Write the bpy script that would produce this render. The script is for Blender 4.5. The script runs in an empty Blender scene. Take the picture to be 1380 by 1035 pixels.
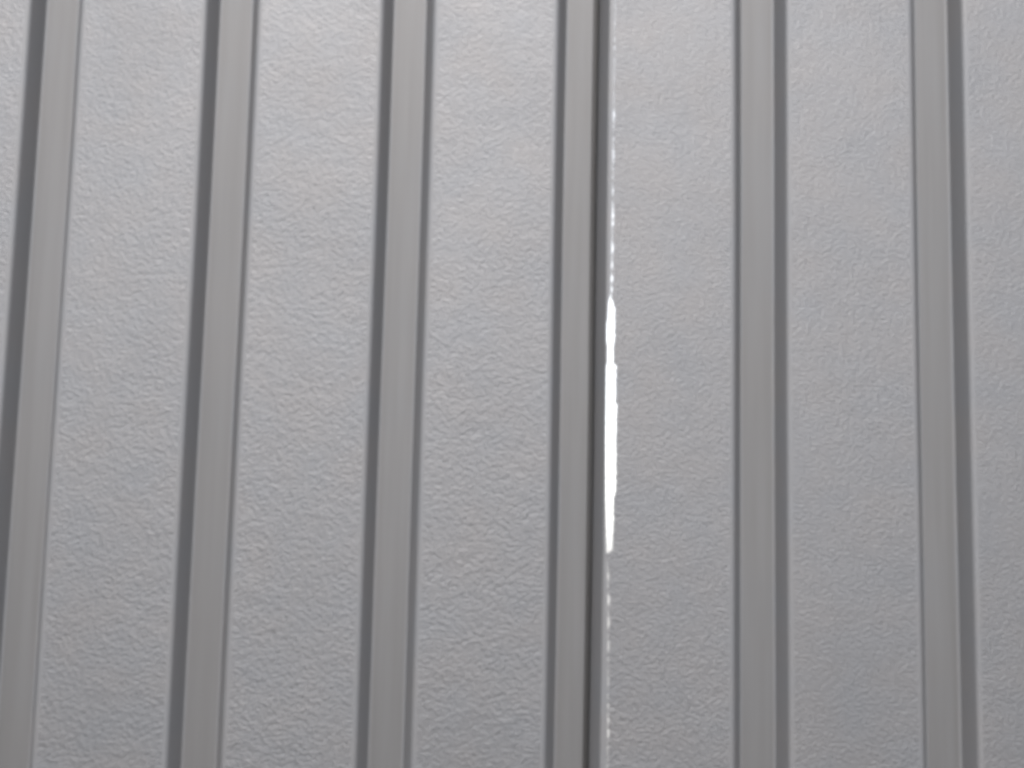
import bpy, math, random
from mathutils import Vector, Matrix, noise

# ------------------------------------------------------------------ camera
random.seed(7)
scene = bpy.context.scene
PITCH = 0.1375                      # metres from one groove to the next
F_PX = 1750.0                       # focal length in pixels of a 1380 px wide frame
PX = PITCH / 246.5                  # metres per photo pixel on the sheet
TILT = math.radians(7.06)           # looking slightly up
ROLL = math.radians(1.27)
DIST = F_PX * PX * math.cos(TILT)
CAM_Z = 1.45
CAM_X = 2.49 * PITCH

cam_data = bpy.data.cameras.new('camera')
cam = bpy.data.objects.new('camera', cam_data)
scene.collection.objects.link(cam)
scene.camera = cam
cam_data.sensor_width = 36.0
cam_data.lens = 36.0 * F_PX / 1380.0
cam_data.clip_start = 0.01
cam_data.clip_end = 6000.0
ZC = CAM_Z + DIST * math.tan(TILT)  # height of the picture centre on the sheet
cam.matrix_world = (Matrix.Translation((CAM_X, -DIST, CAM_Z))
                    @ Matrix.Rotation(math.radians(90) + TILT, 4, 'X')
                    @ Matrix.Rotation(ROLL, 4, 'Z'))

# ------------------------------------------------------------------ sky, sun, exposure
SUN_EL = math.radians(50)
SUN_AZ = math.radians(-172)         # measured from +Y (behind the fence) towards +X
world = bpy.data.worlds.new('World')
scene.world = world
world.use_nodes = True
nt = world.node_tree
nt.nodes.clear()
sky = nt.nodes.new('ShaderNodeTexSky')
sky.sky_type = 'NISHITA'
sky.sun_disc = False
sky.sun_elevation = SUN_EL
sky.sun_rotation = SUN_AZ
sky.air_density = 1.0
sky.dust_density = 1.2
hs = nt.nodes.new('ShaderNodeHueSaturation')   # thin overcast: the sky is nearly white
hs.inputs['Saturation'].default_value = 0.16
bg = nt.nodes.new('ShaderNodeBackground')
bg.inputs['Strength'].default_value = 0.15
wo = nt.nodes.new('ShaderNodeOutputWorld')
nt.links.new(sky.outputs[0], hs.inputs['Color'])
nt.links.new(hs.outputs[0], bg.inputs['Color'])
nt.links.new(bg.outputs[0], wo.inputs['Surface'])

sd = bpy.data.lights.new('sun', 'SUN')
sd.energy = 1.3
sd.angle = math.radians(25)
sd.color = (1.0, 0.95, 0.88)
sun = bpy.data.objects.new('sun', sd)
scene.collection.objects.link(sun)
sdir = Vector((math.sin(SUN_AZ) * math.cos(SUN_EL), math.cos(SUN_AZ) * math.cos(SUN_EL), math.sin(SUN_EL)))
sun.rotation_euler = sdir.to_track_quat('Z', 'Y').to_euler()
sun.location = sdir * 5

vs = scene.view_settings
vs.view_transform = 'Standard'
vs.look = 'None'
vs.gamma = 1.0
vs.use_curve_mapping = False
vs.exposure = 1.42
scene.cycles.filter_width = 4.6     # the photo is soft

# ------------------------------------------------------------------ materials
def coated_steel(name, relief, tint, rough, metal, floor_shade):
    m = bpy.data.materials.new(name)
    m.use_nodes = True
    t = m.node_tree
    b = t.nodes['Principled BSDF']
    L = t.links.new
    N = t.nodes.new
    geo = N('ShaderNodeNewGeometry')
    mp = N('ShaderNodeMapping')
    mp.inputs['Scale'].default_value = (1.0, 1.0, 1.5)     # creases run a little sideways
    L(geo.outputs['Position'], mp.inputs['Vector'])
    # wrinkles of the coating
    n1 = N('ShaderNodeTexNoise')
    n1.inputs['Scale'].default_value = 390.0
    n1.inputs['Detail'].default_value = 3.0
    n1.inputs['Roughness'].default_value = 0.55
    n1.inputs['Distortion'].default_value = 0.1
    L(mp.outputs[0], n1.inputs['Vector'])
    n2 = N('ShaderNodeTexNoise')
    n2.inputs['Scale'].default_value = 45.0
    n2.inputs['Detail'].default_value = 0.0
    L(mp.outputs[0], n2.inputs['Vector'])
    mx = N('ShaderNodeMath'); mx.operation = 'MULTIPLY_ADD'
    L(n2.outputs['Fac'], mx.inputs[0]); mx.inputs[1].default_value = 0.15
    L(n1.outputs['Fac'], mx.inputs[2])
    bp = N('ShaderNodeBump')
    bp.inputs['Strength'].default_value = relief
    bp.inputs['Distance'].default_value = 0.0021
    L(mx.outputs[0], bp.inputs['Height'])
    L(bp.outputs['Normal'], b.inputs['Normal'])
    # faint warm and cool blotches in the colour, imitating image compression noise
    n3 = N('ShaderNodeTexNoise')
    n3.inputs['Scale'].default_value = 24.0
    n3.inputs['Detail'].default_value = 1.0
    L(geo.outputs['Position'], n3.inputs['Vector'])
    cr = N('ShaderNodeValToRGB')
    cr.color_ramp.elements[0].position = 0.32
    cr.color_ramp.elements[0].color = (tint[0] * 0.975, tint[1] * 0.99, tint[2] * 1.005, 1)
    cr.color_ramp.elements[1].position = 0.68
    cr.color_ramp.elements[1].color = (tint[0] * 1.015, tint[1] * 1.003, tint[2] * 0.995, 1)
    L(n3.outputs['Fac'], cr.inputs[0])
    col = cr.outputs[0]
    if floor_shade:                       # recess shade put into the colour, as streaks down the rolled grooves
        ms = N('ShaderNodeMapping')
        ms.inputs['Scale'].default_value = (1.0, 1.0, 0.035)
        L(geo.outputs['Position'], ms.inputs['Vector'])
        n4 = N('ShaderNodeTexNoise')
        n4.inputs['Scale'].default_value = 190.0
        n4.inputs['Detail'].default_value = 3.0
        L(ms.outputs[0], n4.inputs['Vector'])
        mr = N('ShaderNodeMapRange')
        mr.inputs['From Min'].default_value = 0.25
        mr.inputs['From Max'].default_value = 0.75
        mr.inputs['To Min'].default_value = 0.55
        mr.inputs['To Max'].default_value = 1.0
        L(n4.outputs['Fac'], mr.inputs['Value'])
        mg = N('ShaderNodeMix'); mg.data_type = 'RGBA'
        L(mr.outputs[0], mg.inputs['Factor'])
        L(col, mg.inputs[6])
        mg.inputs[7].default_value = (tint[0] * 0.765, tint[1] * 0.75, tint[2] * 0.73, 1)  # warm darker tone painted in for the shade of the groove
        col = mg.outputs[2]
    else:                           # embossing is deeper in some patches than in others
        n5 = N('ShaderNodeTexNoise')
        n5.inputs['Scale'].default_value = 11.0
        n5.inputs['Detail'].default_value = 0.0
        L(geo.outputs['Position'], n5.inputs['Vector'])
        mr = N('ShaderNodeMapRange')
        mr.inputs['From Min'].default_value = 0.3
        mr.inputs['From Max'].default_value = 0.7
        mr.inputs['To Min'].default_value = relief * 0.85
        mr.inputs['To Max'].default_value = relief * 1.1
        L(n5.outputs['Fac'], mr.inputs['Value'])
        L(mr.outputs[0], bp.inputs['Strength'])
    L(col, b.inputs['Base Color'])
    b.inputs['Roughness'].default_value = rough
    b.inputs['Metallic'].default_value = metal
    b.inputs['Specular IOR Level'].default_value = 0.5
    return m

BASE = (0.152, 0.1512, 0.1568)
MAT_FLAT = coated_steel('grey_coated_steel_wrinkled', 0.56, BASE, 0.48, 0.78, False)
MAT_GROOVE = coated_steel('grey_coated_steel_rolled_shaded', 0.03, BASE, 0.55, 0.52, True)  # groove shade is part of this colour
MAT_SLOPE = coated_steel('grey_coated_steel_bent', 0.05, BASE, 0.55, 0.45, False)

def ground_material(name, dark, light, scale):
    m = bpy.data.materials.new(name)
    m.use_nodes = True
    t = m.node_tree
    b = t.nodes['Principled BSDF']
    n = t.nodes.new('ShaderNodeTexNoise')
    n.inputs['Scale'].default_value = scale
    n.inputs['Detail'].default_value = 5.0
    g = t.nodes.new('ShaderNodeNewGeometry')
    t.links.new(g.outputs['Position'], n.inputs['Vector'])
    c = t.nodes.new('ShaderNodeValToRGB')
    c.color_ramp.elements[0].color = dark
    c.color_ramp.elements[1].color = light
    t.links.new(n.outputs['Fac'], c.inputs[0])
    t.links.new(c.outputs[0], b.inputs['Base Color'])
    b.inputs['Roughness'].default_value = 0.95
    return m

# ------------------------------------------------------------------ grounds added for their light: dark before the fence, pale behind it
def ground_sheet(name, y0, y1, mat):
    gm = bpy.data.meshes.new(name)
    gm.from_pydata([(-G, y0, 0), (G, y0, 0), (G, y1, 0), (-G, y1, 0)], [], [(0, 1, 2, 3)])
    gm.materials.append(mat)
    o = bpy.data.objects.new(name, gm)
    scene.collection.objects.link(o)
    o['kind'] = 'structure'
G = 2500.0
ground_sheet('added_dark_ground', -G, 0.01, ground_material('dark_ground', (0.04, 0.04, 0.042, 1), (0.065, 0.064, 0.062, 1), 6.0))  # unseen, added dark so the sheets reflect less light low down
ground_sheet('added_pale_ground', 0.01, G, ground_material('pale_ground', (0.34, 0.335, 0.32, 1), (0.46, 0.45, 0.43, 1), 2.0))  # added pale so the lower part of the slit stays bright

# ------------------------------------------------------------------ profile of the sheet
DEPTH = 0.0168
RUN = 0.0069
OPEN = 72 * PX                      # opening of a groove between two flats
BEND = 0.0028
FOOT = 0.0013
THICK = 0.0006
Z0, Z1 = -0.06, 2.1

def wave(x, z):                     # rolled sheet is never quite flat
    return (0.0011 * noise.noise(Vector((x * 5.0, z * 2.2, 0.3)))
            + 0.00015 * noise.noise(Vector((x * 22.0, z * 9.0, 4.0))))

def sway(x, z):                     # nor are its bends quite straight
    return 0.0009 * noise.noise(Vector((x * 8.0, z * 2.6, 9.1)))

def rows(fine):
    out = []
    z = Z0
    while z < Z1 - 1e-6:
        out.append(z)
        near = abs(z - ZC) < 0.33
        z += (0.0007 if near else 0.02) if fine else (0.01 if near else 0.04)
    out.append(Z1)
    return out
ROWS = rows(False)
ROWS_FINE = rows(True)

def round_poly(pts, r, seg=5):
    """Round the inner corners of a polyline in the (x, y) plane."""
    out = [pts[0]]
    for i in range(1, len(pts) - 1):
        ri = r[i - 1] if isinstance(r, (list, tuple)) else r
        p, a, c = Vector(pts[i]), Vector(pts[i - 1]), Vector(pts[i + 1])
        da, dc = (a - p), (c - p)
        t = min(ri, da.length * (0.75 if i == 1 else 0.46), dc.length * (0.75 if i == len(pts) - 2 else 0.46))
        pa, pc = p + da.normalized() * t, p + dc.normalized() * t
        for k in range(seg + 1):
            s = k / seg
            q = pa * (1 - s) ** 2 + p * 2 * s * (1 - s) + pc * s ** 2
            out.append((q.x, q.y))
    out.append(pts[-1])
    return out

def strip(name, poly, mat, parent, zrows=None, left_edge=None, right_edge=None, yoff=0.0):
    """Sheet-metal strip: the polyline swept up, with a back face THICK behind.
    left_edge / right_edge: functions z -> shift of that free edge (closed with a cut face)."""
    zr = zrows or ROWS
    n = len(poly)
    verts, faces = [], []
    # offset directions
    nor = []
    for i in range(n):
        a = Vector(poly[max(i - 1, 0)]); c = Vector(poly[min(i + 1, n - 1)])
        d = (c - a).normalized()
        nor.append(Vector((-d.y, d.x)))           # points behind (+y) for a strip running +x
    for z in zr:
        for side in (0, 1):
            for i, (x, y) in enumerate(poly):
                xx, yy = x, y
                if left_edge and i == 0: xx += left_edge(z)
                if right_edge and i == n - 1: xx += right_edge(z)
                if side:
                    xx += nor[i].x * THICK; yy += nor[i].y * THICK
                verts.append((xx + sway(x, z), yy + yoff + wave(x, z), z))
    w = 2 * n
    for r in range(len(zr) - 1):
        for i in range(n - 1):
            a = r * w + i
            faces.append((a, a + 1, a + w + 1, a + w))
            b = a + n
            faces.append((b + 1, b, b + w, b + w + 1))
        if left_edge:
            a = r * w
            faces.append((a, a + w, a + w + n, a + n))
        if right_edge:
            a = r * w + n - 1
            faces.append((a + w, a, a + n, a + w + n))
    for r in (0, len(zr) - 1):                    # cut faces at foot and head
        for i in range(n - 1):
            a = r * w + i
            f = (a, a + n, a + n + 1, a + 1)
            faces.append(f if r == 0 else f[::-1])
    me = bpy.data.meshes.new(name)
    me.from_pydata(verts, [], faces)
    me.materials.append(mat)
    for p in me.polygons:
        p.use_smooth = abs(p.normal.z) < 0.5
    me.update()
    me.set_sharp_from_angle(angle=math.radians(38))
    o = bpy.data.objects.new(name, me)
    scene.collection.objects.link(o)
    if parent: o.parent = parent
    return o

def thing(name, label, cat, group):
    o = bpy.data.objects.new(name, None)
    scene.collection.objects.link(o)
    o['label'] = label; o['category'] = cat; o['group'] = group
    return o

M = 0.0038                                        # flat margin kept on each side of a bend
def slope_down(name, x, par, yoff=0.0, m_in=0.0018):   # flat at x, falls to the floor at x + RUN
    poly = round_poly([(x - M, 0), (x, 0), (x + RUN, DEPTH), (x + RUN + m_in, DEPTH)], (BEND, FOOT))
    poly = [poly[0], (poly[0][0] + 0.0004, 0)] + poly[1:-1] + [(poly[-1][0] - 0.0004, DEPTH), poly[-1]]
    return strip(name, poly, MAT_SLOPE, par, yoff=yoff)

def slope_up(name, x, par, yoff=0.0, m_in=0.0018):     # floor rises to the flat at x
    poly = round_poly([(x - RUN - m_in, DEPTH), (x - RUN, DEPTH), (x, 0), (x + M, 0)], (FOOT, BEND))
    poly = [poly[0], (poly[0][0] + 0.0004, DEPTH)] + poly[1:-1] + [(poly[-1][0] - 0.0004, 0), poly[-1]]
    return strip(name, poly, MAT_SLOPE, par, yoff=yoff)

def lin(a, b, n):
    return [(a[0] + (b[0] - a[0]) * k / n, a[1] + (b[1] - a[1]) * k / n) for k in range(n + 1)]

def groove(x1, par, yoff=0.0):
    """Groove whose right rim is at x1: floor with two slopes."""
    x0 = x1 - OPEN
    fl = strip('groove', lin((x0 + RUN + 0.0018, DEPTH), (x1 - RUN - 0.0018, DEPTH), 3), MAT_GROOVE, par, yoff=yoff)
    slope_down('slope', x0, fl, yoff)
    slope_up('slope', x1, fl, yoff)
    return fl

# ------------------------------------------------------------------ gap at the lap of the two sheets
def y_px(z):                                      # picture row (0..1035) that a height on the sheet falls on
    return 517 - F_PX * math.tan(math.atan((z - CAM_Z) / DIST) - TILT)

def interp(pts, t):
    if t <= pts[0][0]: return pts[0][1]
    for (a, va), (b, vb) in zip(pts, pts[1:]):
        if t <= b:
            s = (t - a) / (b - a)
            return va + (vb - va) * s
    return pts[-1][1]

LIP = [(100, 6.5), (300, 6.5), (388, 6), (405, 3), (428, 2), (432, 0.8), (456, 0.8), (462, 2.2), (486, 2.4), (490, 0.8), (580, 0.8), (660, 1.8), (740, 3.8), (780, 6), (900, 8), (990, 9)]
GAPW = [(400, 3), (405, 8), (412, 11), (428, 12), (432, 13.5), (456, 13.5), (462, 9.5), (486, 9.5), (490, 16.5), (538, 16), (543, 18.5), (575, 17.5), (658, 17), (666, 13), (700, 12.5), (738, 10.5), (743, 0)]
CHINKS = [(140, 163, 3.4), (186, 226, 3.0), (250, 259, 2.6), (265, 312, 3.6), (318, 342, 3.8), (346, 361, 3.2), (365, 378, 4.2), (382, 391, 3.4),
          (392, 413, 4.6), (764, 782, 3.6), (796, 814, 5.0), (825, 846, 4.0), (859, 875, 4.0), (905, 921, 2.4), (944, 953, 3.0), (962, 971, 3.0), (979, 992, 4.6)]

def jag(z, s):
    return (noise.noise(Vector((z * 300, s, 0))) * 0.9 + noise.noise(Vector((z * 950, s, 5))) * 0.6)

def lip_shift(z):
    y = y_px(z)
    return (interp(LIP, y) + 0.5 * jag(z, 1.0)) * PX

def gap(z):
    y = y_px(z)
    if 395 < y < 752:
        g = 0.76 * interp(GAPW, y) + 1.7 * jag(z, 7.0)
        g = max(g, 0.0)
    else:
        g = 0.9 + 0.8 * jag(z, 11.0)
    for a, b, w in CHINKS:
        if a < y < b:
            u = (y - a) / (b - a)
            g = max(g, 0.55 * w * math.sin(math.pi * u) ** 0.6 + 1.2 * jag(z, 3.0))
    return g

def edge_shift(z):                                # left edge of the near sheet, measured from the rim of the lap groove
    return (interp(LIP, y_px(z)) + gap(z)) * PX

# ------------------------------------------------------------------ the two sheets
GROUP = 'grey profiled sheets of the fence'
left = thing('profiled_sheet', 'grey profiled steel sheet left of the bright slit, with four grooves in view', 'metal sheet', GROUP)
left.location = (0, 0, 0)
right = thing('profiled_sheet', 'grey profiled steel sheet right of the bright slit, with two grooves in view', 'metal sheet', GROUP)
LAP = 3
BACK = 0.0010                                     # the left sheet sits this far behind at the lap

FIRST, LAST = -5, 10
for k in range(FIRST, LAP):
    groove(k * PITCH, left, BACK)
    strip('flat', lin((k * PITCH + M, 0), ((k + 1) * PITCH - OPEN - M, 0), 6), MAT_FLAT, left, yoff=BACK)

# lap groove of the left sheet: floor, narrow channel, slope and a short lip
x1 = LAP * PITCH
x0 = x1 - OPEN
CH_R = x1 - 12.4 * PX                             # right side of the channel
CH_L = x1 - 20.6 * PX
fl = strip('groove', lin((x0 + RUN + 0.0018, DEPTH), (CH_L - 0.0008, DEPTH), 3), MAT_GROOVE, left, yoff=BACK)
slope_down('slope', x0, fl, BACK)
ch = round_poly([(CH_L - 0.0008, DEPTH), (CH_L, DEPTH), (CH_L + 0.0003, DEPTH + 0.018), (CH_R - 0.0003, DEPTH + 0.018), (CH_R, DEPTH)], 0.0004, 3)
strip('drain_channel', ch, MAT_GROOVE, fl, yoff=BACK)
up = round_poly([(CH_R, DEPTH), (x1, 0.0), (x1 + 0.0004, 0.0)], 0.0003, 4)
strip('slope', up, MAT_SLOPE, fl, yoff=BACK)
strip('lip', [(x1 + 0.0004, 0.0), (x1 + 0.0003, 0.0)], MAT_SLOPE, left, ROWS_FINE, right_edge=lip_shift, yoff=BACK)

# near sheet: starts at the ragged edge of the lap
xe = x1
strip('flat', [(xe, 0)] + lin((xe + 24 * PX, 0), ((LAP + 1) * PITCH - OPEN - M, 0), 6), MAT_FLAT, right, ROWS_FINE, left_edge=edge_shift)
for k in range(LAP + 1, LAST + 1):
    groove(k * PITCH, right)
    strip('flat', lin((k * PITCH + M, 0), ((k + 1) * PITCH - OPEN - M, 0), 6), MAT_FLAT, right)
